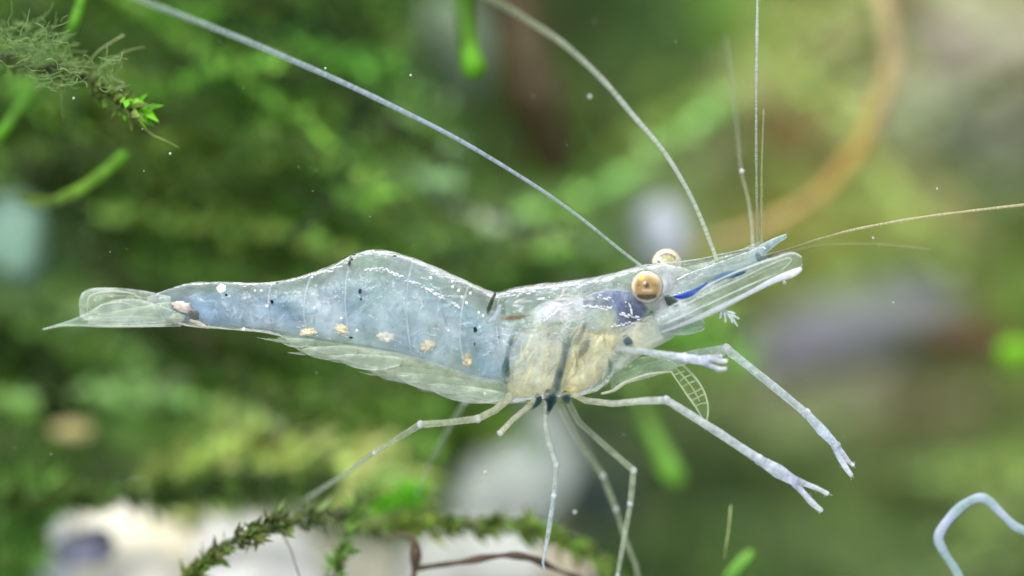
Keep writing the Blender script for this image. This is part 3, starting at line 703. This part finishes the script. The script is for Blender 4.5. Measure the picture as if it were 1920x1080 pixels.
MB().tube([(1240,624,-.18,2),(1300,600,-.19,5),(1340,582,-.19,6),(1400,552,-.19,4.5),(1450,526,-.19,6),(1485,513,-.19,7.5),(1502,504,-.19,4)], None, 50, 9,
    colf=lambda u, s: mixc(C(214,220,226,.35), C(244,243,250,.95), u * u * 1.4)).build('scale_edge_glint', M_FIL, scale)  # highlight along the lower edge painted white, stronger towards the tip
MB().tube([(1330,552,-.19,1.5),(1390,522,-.19,1.8),(1440,498,-.19,1.6),(1476,484,-.19,1.5),(1483,490,-.19,1.3),(1466,506,-.19,1.3)], C(205,216,200,.6), 36, 6).build('scale_rib', M_FIL, scale)
for a in ([(1290,590,-.2,1.2),(1350,560,-.2,1.6),(1420,528,-.2,1.4),(1470,508,-.2,1)], [(1270,580,-.2,1),(1330,548,-.2,1.4),(1390,522,-.2,1)], [(1226,592,-.19,1.6),(1280,562,-.19,1.6),(1340,528,-.19,1.6),(1400,502,-.19,1.6),(1450,484,-.19,1.8),(1486,474,-.19,2),(1504,484,-.19,1.6)],
          [(1240,610,-.2,2),(1290,588,-.2,2.6),(1330,566,-.2,1.2)]):
    MB().tube(a, C(228,236,236,.55), 40, 6, rough=.7, soft=.5).build('scale_rib', M_FIL, scale)
blade('antennal_scale', [((1260,540),(1275,570)),((1320,520),(1340,548)),((1390,492),(1408,520)),((1450,474),(1462,500)),((1478,474),(1484,490))], [6,6,5,4,2], .16,
      lambda u, c, s, p: mixc(SC1, C(206,218,206,.4), abs(c) ** 6), 44)
BLU = C(22,74,170,.95)
MB().tube([(1264,556,-.19,2),(1278,556,-.2,5),(1296,550,-.2,5.5),(1312,540,-.2,3),(1326,530,-.19,1.6)], None, 26, 8, colf=lambda u, s: mixc(C(14,66,190,.9), C(50,100,180,.7), u)).build('blue_stripe', M_ORGAN, shrimp)
MB().tube([(1316,540,-.16,4),(1340,526,-.16,8),(1362,516,-.16,8),(1384,512,-.16,6),(1405,505,-.16,4)], None, 30, 8, rough=.4, colf=lambda u, s: mixc(C(70,110,165,.42), C(70,112,150,.42), u), soft=1.0).build('blue_stripe', M_ORGAN, shrimp)
MB().tube([(1366,524,-.17,2),(1385,515,-.17,3),(1402,508,-.17,1.5)], C(30,74,130,.6), 16, 8, soft=1.0).build('blue_stripe', M_ORGAN, shrimp)
blade('antenna_base', [((1215,586),(1226,632)),((1245,574),(1258,626)),((1280,566),(1298,606)),((1310,562),(1326,592))], [10,16,14,8], -.12,
      lambda u, c, s, p: mixc(C(204,214,214,.45), C(236,240,242,.8), .5 + fbm(p, 6)), 34, mat=M_FLESH, soft=.8, ends=.35)
# dark socket where the feelers leave
MB().blob(P(1422,482,-.06), 6 / PX, 5 / PX, 9 / PX, C(60,74,62,.8), .5, 2, 12, 8, .3, 2).build('feeler_socket', M_ORGAN, shrimp)
# --- eyes
def eye(cx, cy, d, r, painter, halo):
    e = MB().blob(P(cx, cy, d), r / PX, r / PX, r / PX, painter, 0, 1, 64, 48).build('eye', M_EYE, shrimp)
    MB().blob(P(cx, cy, d), r * halo / PX, r * halo / PX, r * halo / PX, C(226,226,214,.12), 0, 1, 32, 24).build('cornea', M_SHELL, e)
    return e
def near_eye(u, q):
    # u.x right, u.z up, u.y<0 towards the viewer
    c = mixc(C(160,124,52), C(200,172,112), .5 + .6 * u.x)
    rr = math.hypot(u.x, u.z)
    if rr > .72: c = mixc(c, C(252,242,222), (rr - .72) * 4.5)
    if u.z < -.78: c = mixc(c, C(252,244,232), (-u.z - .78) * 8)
    d = math.hypot((u.x + .38) / .28, (u.z - .62) / .2)
    if d < 1: c = mixc(c, C(240,216,40), 1 - d * d)  # yellow highlight painted into the eye colour
    if math.hypot(u.x + .02, u.z - .1) < .19: c = C(20,12,18)
    d = max(abs(u.x + .03) / .66, 0); y = u.z + .56 + .10 * math.cos(u.x * 2.2)
    if d < 1 and abs(y) < .15 * math.sqrt(1 - d * d) + .03: c = mixc(c, C(70,40,34), .92)
    for sx in (-.52, .42):
        if abs(u.x - sx) < .14 and abs(u.z - .12) < .16: c = mixc(c, C(110,84,40), .6 * (1 - abs(u.z - .12) / .16) + .15)
    if abs(u.z - .1) < .03 and rr < .6: c = mixc(c, C(120,92,50), .5)
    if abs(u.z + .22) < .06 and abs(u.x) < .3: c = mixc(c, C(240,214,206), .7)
    for k in (-.3, -.1, .12, .3):
        if abs(u.x - k) < .03 and .1 < u.z < .5: c = mixc(c, C(130,104,44), .45)
    return c[:3] + (.97,)
eye(1213, 538, -.2, 29, near_eye, 1.07)
def far_eye(u, q):
    c = C(246,234,208)
    rr = math.hypot(u.x + .02, u.z)
    if rr < .62: c = mixc(C(206,196,140), C(176,184,144), .5 - u.x)
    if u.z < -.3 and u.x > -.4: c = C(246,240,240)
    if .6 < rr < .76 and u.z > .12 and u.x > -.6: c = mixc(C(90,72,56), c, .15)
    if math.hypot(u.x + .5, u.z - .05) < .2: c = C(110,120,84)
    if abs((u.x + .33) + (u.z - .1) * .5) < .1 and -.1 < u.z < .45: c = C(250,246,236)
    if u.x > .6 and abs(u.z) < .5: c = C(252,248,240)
    return c[:3] + (.95,)
eye(1250, 495, .14, 28, far_eye, 1.05)
MB().tube([(1240,548,.1,14),(1246,530,.12,17),(1252,512,.13,18),(1252,500,.13,14)], C(252,248,252,1), 20, 12).build('eyestalk', M_ORGAN, shrimp)
MB().tube([(1250,590,-.12,10),(1236,574,-.14,16),(1224,558,-.16,19),(1216,545,-.17,16)], C(226,228,230,.5), 20, 12).build('eyestalk', M_FLESH, shrimp)
# --- antennae and feelers
def flag(name, spec, colf, n=110, rough=.12):
    def cb(u, s):
        c = colf(u, s); return tuple(c[:3]) + (c[3] * random.uniform(.6, 1.15),)
    return MB().tube([(a, b, c, r * .88) for a, b, c, r in spec], None, n * 3, 8, rough=rough, colf=cb).build(name, M_FIL, shrimp)
flag('antenna', [(1212,506,-.1,3.2),(1160,466,-.06,3.4),(1080,402,-.02,3.6),(990,340,.0,3.8),(860,262,.03,4.6),(730,196,.08,5.4),(610,140,.15,6),(480,84,.28,6.5),(370,40,.42,6.8),(265,0,.58,7),(150,-46,.8,7)],
     lambda u, s: mixc(C(176,196,180,.5), mixc(C(172,186,200,.72), C(140,165,140,.5), (u - .5) * 2.2), u * 3))
flag('antenna', [(1345,490,-.02,5),(1332,455,.0,5),(1308,395,.03,4.6),(1280,340,.06,4.8),(1240,278,.11,5.2),(1190,220,.18,5.6),(1130,150,.3,6.2),(1060,85,.45,7),(990,38,.62,7.6),(920,-4,.8,8),(850,-40,1,8)],
     lambda u, s: mixc(C(200,214,185,.7), mixc(C(196,204,196,.7), C(130,140,100,.55), (u - .45) * 2.4), u * 3))
bead = .45
flag('feeler', [(1420,470,-.02,3.4),(1419,380,-.01,2.8),(1418,290,0,2.8),(1418,200,0,3),(1419,100,0,3.1),(1420,20,0,3.2),(1421,-60,.02,3.2)], lambda u, s: mixc(C(150,164,130,.45), C(205,215,205,.85), u * 1.3), 160, bead)
flag('feeler', [(1428,466,.02,4),(1428,400,.03,3),(1428,330,.03,2.4),(1430,260,.03,2),(1432,205,.03,1.8)], lambda u, s: C(172,180,130,.6), 90, bead)
flag('feeler', [(1412,470,.12,5),(1409,420,.2,4.2),(1402,370,.28,3.6),(1390,320,.36,3.4),(1382,240,.5,3.2),(1370,150,.7,3),(1360,70,.9,2.4)], lambda u, s: mixc(C(190,196,165,.6), C(160,170,140,.25), u * 1.4), 90, .2)
flag('feeler', [(1428,484,-.05,3),(1470,470,-.08,2.6),(1530,450,-.08,2.4),(1600,431,-.06,2.4),(1700,412,-.04,2.6),(1800,398,-.02,2.6),(1920,384,0,2.8),(2000,376,.02,2.8)], lambda u, s: mixc(C(84,96,50,.8), C(206,200,160,.9), u * 2.2), 170, bead)
flag('feeler', [(1430,488,.05,2.4),(1480,474,.12,2.2),(1540,460,.18,2),(1620,457,.22,2),(1690,462,.26,2.2),(1745,470,.28,2.8)], lambda u, s: mixc(C(90,104,50,.7), C(160,168,110,.55), u * 2), 90, .3)
# --- legs
LIMB = C(190,204,222,.5); LG = C(196,206,176,.5); WHITE = C(232,238,246,.85)
def leg(name, spec, c0, c1, joints=(), claw=None, sides=12):
    spec = [(a, b, c, r * .88) for a, b, c, r in spec]
    def cf(u, s): return mixc(c0, c1, u)
    o = MB().tube(spec, None, 10, sides, curve=False, rough=.12, colf=cf).build(name, M_LIMB, shrimp)
    for i in joints:
        x, y, d, r = spec[i]
        MB().blob(P(x, y, d), (r * 1.1) / PX, (r * 1.1) / PX, (r * 1.15) / PX, C(236,240,246,.55), .25, 1.8, 14, 10, 0, x).build('joint', M_LIMB, o)
    for f in (claw or ()):
        MB().tube(f, None, 18, 8, rough=.25, colf=lambda u, s: mixc(C(205,214,232,.7), C(240,242,246,.85), u)).build('claw_finger', M_LIMB, o)
        mb = MB()
        for q in range(7):
            x, y, d, r = catmull(f, 12)[5 + q % 7]
            an = random.uniform(0, 6.28)
            mb.tube([(x, y, d, .7), (x + math.cos(an) * (r + 5), y + math.sin(an) * (r + 5), d, .4)], C(225,230,235,.6), 4, 4)
        mb.build('bristles', M_FIL, o, stuff=True)
    return o
leg('clawed_leg', [(1150,652,-.16,5),(1200,658,-.22,7),(1245,665,-.26,8),(1285,671,-.28,9),(1328,678,-.28,11)], C(196,206,205,.45), C(222,230,244,.8), (3,),
    [[(1322,673,-.28,6),(1340,674,-.29,5),(1352,677,-.29,4.5),(1363,677,-.29,4)], [(1322,682,-.28,6),(1338,688,-.29,5),(1350,692,-.29,4.5),(1362,691,-.29,3.5)], [(1316,670,-.26,5),(1338,668,-.25,3.5),(1354,668,-.24,3)]])
leg('clawed_leg', [(1160,712,.05,14),(1230,690,.06,15),(1300,666,.06,12),(1362,654,.04,9.5),(1440,716,-.02,8.5),(1512,775,-.06,9),(1540,806,-.07,12),(1568,836,-.08,9)], C(180,198,172,.28), C(214,224,240,.74), (3, 5, 7),
    [[(1566,832,-.08,7),(1580,850,-.08,5),(1592,866,-.08,4),(1601,873,-.08,3)], [(1563,836,-.09,7),(1576,860,-.09,6),(1588,880,-.09,5),(1597,892,-.09,4)]])
leg('clawed_leg', [(1072,738,-.1,6),(1098,751,-.14,6.5),(1150,757,-.18,7),(1200,752,-.2,7.5),(1250,750,-.22,8.5),(1335,803,-.22,9),(1424,862,-.2,10),(1460,884,-.19,14),(1496,906,-.18,10)], C(206,210,180,.5), C(216,226,242,.76), (4, 6),
    [[(1490,900,-.18,9),(1512,908,-.18,6),(1532,916,-.18,5),(1553,926,-.18,4)], [(1490,906,-.18,9),(1508,926,-.18,6),(1524,944,-.18,5.5),(1541,958,-.18,4)]])
leg('walking_leg', [(958,742,-.12,10),(930,768,-.16,8),(896,785,-.18,7.5),(840,792,-.18,7),(788,796,-.16,7.5),(703,848,.05,5),(640,893,.35,4.5),(570,938,.75,4)], C(206,210,182,.6), C(180,195,165,.3), (2, 4, 5))
leg('walking_leg', [(1008,748,-.1,8),(985,768,-.14,6.5),(960,788,-.16,6),(938,812,-.17,6)], C(196,200,170,.5), C(222,222,200,.6), (3,))
leg('walking_leg', [(1026,752,-.1,7),(1022,790,-.12,5),(1030,835,-.14,7),(1043,872,-.15,6),(1038,930,-.16,5.5),(1028,1000,-.16,5),(1018,1055,-.16,3),(1021,1070,-.16,1.5)], C(196,204,190,.45), C(205,218,226,.65), (3, 4))
leg('walking_leg', [(1065,752,.1,6),(1085,790,.16,5.5),(1135,836,.2,6),(1188,882,.22,6.5),(1182,945,.22,6),(1170,1010,.22,5.5),(1158,1078,.22,4.5)], C(176,190,160,.3), C(190,202,176,.48), (3, 4, 6))
leg('walking_leg', [(1050,760,.4,6),(1085,825,.5,6),(1130,892,.5,6),(1155,955,.5,5.5),(1172,1010,.52,5),(1192,1060,.55,4.5),(1200,1100,.6,4)], C(176,190,150,.22), C(184,196,165,.42), (2, 3))
leg('walking_leg', [(905,735,.4,6),(872,752,.5,6),(840,805,.6,5.5),(800,880,.7,5),(780,930,.8,4)], C(180,200,165,.25), C(170,190,150,.15), (1,))
leg('walking_leg', [(910,886,.12,2.4),(902,905,.12,2),(893,930,.12,1.2)], C(205,214,200,.5), C(205,214,200,.3))
# --- third maxilliped: broad clear plate and the lattice-like bristled palp
blade('maxilliped', [((1140,690),(1146,728)),((1175,676),(1180,718)),((1215,668),(1222,706)),((1250,674),(1256,698)),((1270,684),(1268,696))], [7,8,7,5,3], -.08,
      lambda u, c, s, p: mixc(C(158,184,150,.28), C(206,218,190,.55), abs(c) ** 5 + .4 * fbm(p, 8)), 40)
MB().tube([(1128,738,-.12,3),(1150,732,-.13,4),(1175,716,-.13,3),(1215,702,-.13,2.4),(1258,697,-.13,2.4)], C(216,220,196,.7), 30, 7, rough=.5).build('maxilliped_edge', M_FIL, shrimp)
palp = blade('palp', [((1280,682),(1256,696)),((1304,706),(1270,716)),((1322,734),(1290,742)),((1328,762),(1306,764)),((1325,785),(1314,784)),((1323,806),(1319,806))], [3,4,4,4,3,1], -.14,
      lambda u, c, s, p: mixc(C(150,180,120,.12), C(196,212,176,.35), abs(c) ** 6), 36)
def beaded(spec, r=.7):
    return MB().tube(spec, C(206,220,184,.75), 60, 6, rough=r)
beaded([(1258,696,-.17,1.6),(1282,732,-.17,1.8),(1302,760,-.17,1.8),(1316,782,-.17,1.6)]).build('palp_rib', M_FIL, palp)
beaded([(1280,684,-.17,1.6),(1308,714,-.17,1.8),(1324,745,-.17,1.8),(1328,772,-.17,1.8),(1322,808,-.17,1.5)]).build('palp_rib', M_FIL, palp)
beaded([(1268,690,-.17,1.2),(1296,724,-.17,1.3),(1312,752,-.17,1.3)]).build('palp_rib', M_FIL, palp)
for x0, y0, x1, y1 in [(1266,704,1284,694),(1273,714,1294,702),(1281,726,1304,714),(1289,738,1312,726),(1297,750,1320,740),(1305,762,1326,756)]:
    j = [random.uniform(-3, 3) for _ in range(4)]
    beaded([(x0 + j[0], y0 + j[1], -.17, .7), ((x0 + x1) / 2 + j[2], (y0 + y1) / 2 + j[3], -.17, 1), (x1 + j[1], y1 + j[2], -.17, 1.2)]).build('palp_rib', M_FIL, palp)
# tuft of stubby bristles under the antennal scale
mp = MB().tube([(1346,576,-.14,5),(1358,584,-.15,6),(1366,592,-.15,5)], C(200,212,206,.6), 14, 8, rough=.4).build('mouth_tuft', M_LIMB, shrimp)
for k, (x, y, x2, y2) in enumerate([(1352,582,1350,597),(1358,584,1360,604),(1364,588,1374,606),(1366,588,1383,612),(1366,588,1386,598),(1362,584,1378,588)]):
    MB().tube([(x, y, -.16, 2.5), ((x + x2) / 2 + 1, (y + y2) / 2, -.17, 3), (x2, y2, -.17, 2)], C(208,220,218,.75), 10, 6, rough=.4).build('bristle', M_LIMB, mp)
# --- wet glints painted as white dots, plus real spots, far too small to pick apart
def on_shell(x, y, lift=1.02):
    r = min(range(len(prof) - 1), key=lambda k: 0 if prof[k][0] <= x < prof[k + 1][0] else 1)
    a, b = prof[r], prof[r + 1]; f = (x - a[0]) / (b[0] - a[0])
    t = a[1] + (b[1] - a[1]) * f; bo = a[2] + (b[2] - a[2]) * f; w = a[3] + (b[3] - a[3]) * f
    c = ((t + bo) / 2 - y) / ((bo - t) / 2)
    return -w * math.sqrt(max(0, 1 - c * c)) * lift / PX
for xs in ([(508,530),(504,560),(503,590),(508,616)], [(586,512),(574,545),(570,590),(580,640)], [(662,482),(650,520),(648,580),(660,650)], [(775,488),(765,530),(762,590),(772,668)], [(880,532),(868,570),(862,630),(872,700)],
           [(938,552),(930,590),(934,640),(944,690)]):
    q = catmull(xs, 14)
    MB().tube([(a, b, on_shell(a, b, 1.0), 2.2) for a, b in q], C(214,226,232,.34), 40, 8, rough=.9, soft=.6).build('segment_edge', M_FIL, shrimp)
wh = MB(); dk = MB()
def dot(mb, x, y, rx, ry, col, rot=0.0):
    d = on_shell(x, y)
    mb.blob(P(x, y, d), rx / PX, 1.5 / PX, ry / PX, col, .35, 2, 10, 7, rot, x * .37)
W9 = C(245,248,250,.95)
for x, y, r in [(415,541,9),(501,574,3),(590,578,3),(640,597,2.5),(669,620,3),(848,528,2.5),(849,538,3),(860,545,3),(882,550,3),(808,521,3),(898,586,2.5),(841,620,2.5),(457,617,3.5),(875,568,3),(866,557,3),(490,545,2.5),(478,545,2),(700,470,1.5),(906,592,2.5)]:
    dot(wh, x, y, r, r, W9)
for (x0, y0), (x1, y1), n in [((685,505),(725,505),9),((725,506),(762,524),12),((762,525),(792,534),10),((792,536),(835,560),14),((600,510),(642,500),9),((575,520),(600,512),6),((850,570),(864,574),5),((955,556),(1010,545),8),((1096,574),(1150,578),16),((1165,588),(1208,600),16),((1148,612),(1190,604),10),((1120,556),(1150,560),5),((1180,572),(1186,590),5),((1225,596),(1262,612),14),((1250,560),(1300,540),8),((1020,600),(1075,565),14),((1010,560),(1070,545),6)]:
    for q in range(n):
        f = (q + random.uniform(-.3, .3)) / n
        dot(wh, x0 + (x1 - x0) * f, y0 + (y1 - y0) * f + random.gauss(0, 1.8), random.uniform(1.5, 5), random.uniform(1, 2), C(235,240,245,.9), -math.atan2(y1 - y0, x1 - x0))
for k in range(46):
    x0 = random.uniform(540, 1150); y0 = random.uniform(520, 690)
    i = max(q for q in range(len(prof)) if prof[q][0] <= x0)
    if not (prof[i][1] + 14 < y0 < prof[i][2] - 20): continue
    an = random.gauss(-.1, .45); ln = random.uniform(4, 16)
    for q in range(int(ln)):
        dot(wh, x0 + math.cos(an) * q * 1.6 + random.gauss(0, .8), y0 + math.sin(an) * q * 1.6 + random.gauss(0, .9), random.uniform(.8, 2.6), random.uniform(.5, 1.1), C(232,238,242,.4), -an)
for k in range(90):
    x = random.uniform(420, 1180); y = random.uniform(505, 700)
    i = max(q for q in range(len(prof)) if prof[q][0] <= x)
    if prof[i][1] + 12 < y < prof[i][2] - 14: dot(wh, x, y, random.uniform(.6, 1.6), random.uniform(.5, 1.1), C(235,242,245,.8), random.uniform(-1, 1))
for x, y, rx, ry in [(891,618,3.5,5),(675,546,3,5),(677,560,1.5,4),(510,566,3,4),(655,495,2,3),(660,486,2,2),(664,478,4,1.5),(740,480,4,1.5),(658,633,4,2),(928,552,2,3),(921,568,2.5,4),(935,632,1.5,2),(890,645,1.2,3),(424,553,2.5,2.5),(520,530,2,1)]:
    dot(dk, x, y, rx, ry, C(38,46,36,.85))
wh.build('glints_and_white_dots', M_ORGAN, shrimp, stuff=True)
dk.build('dark_spots', M_ORGAN, shrimp, stuff=True)
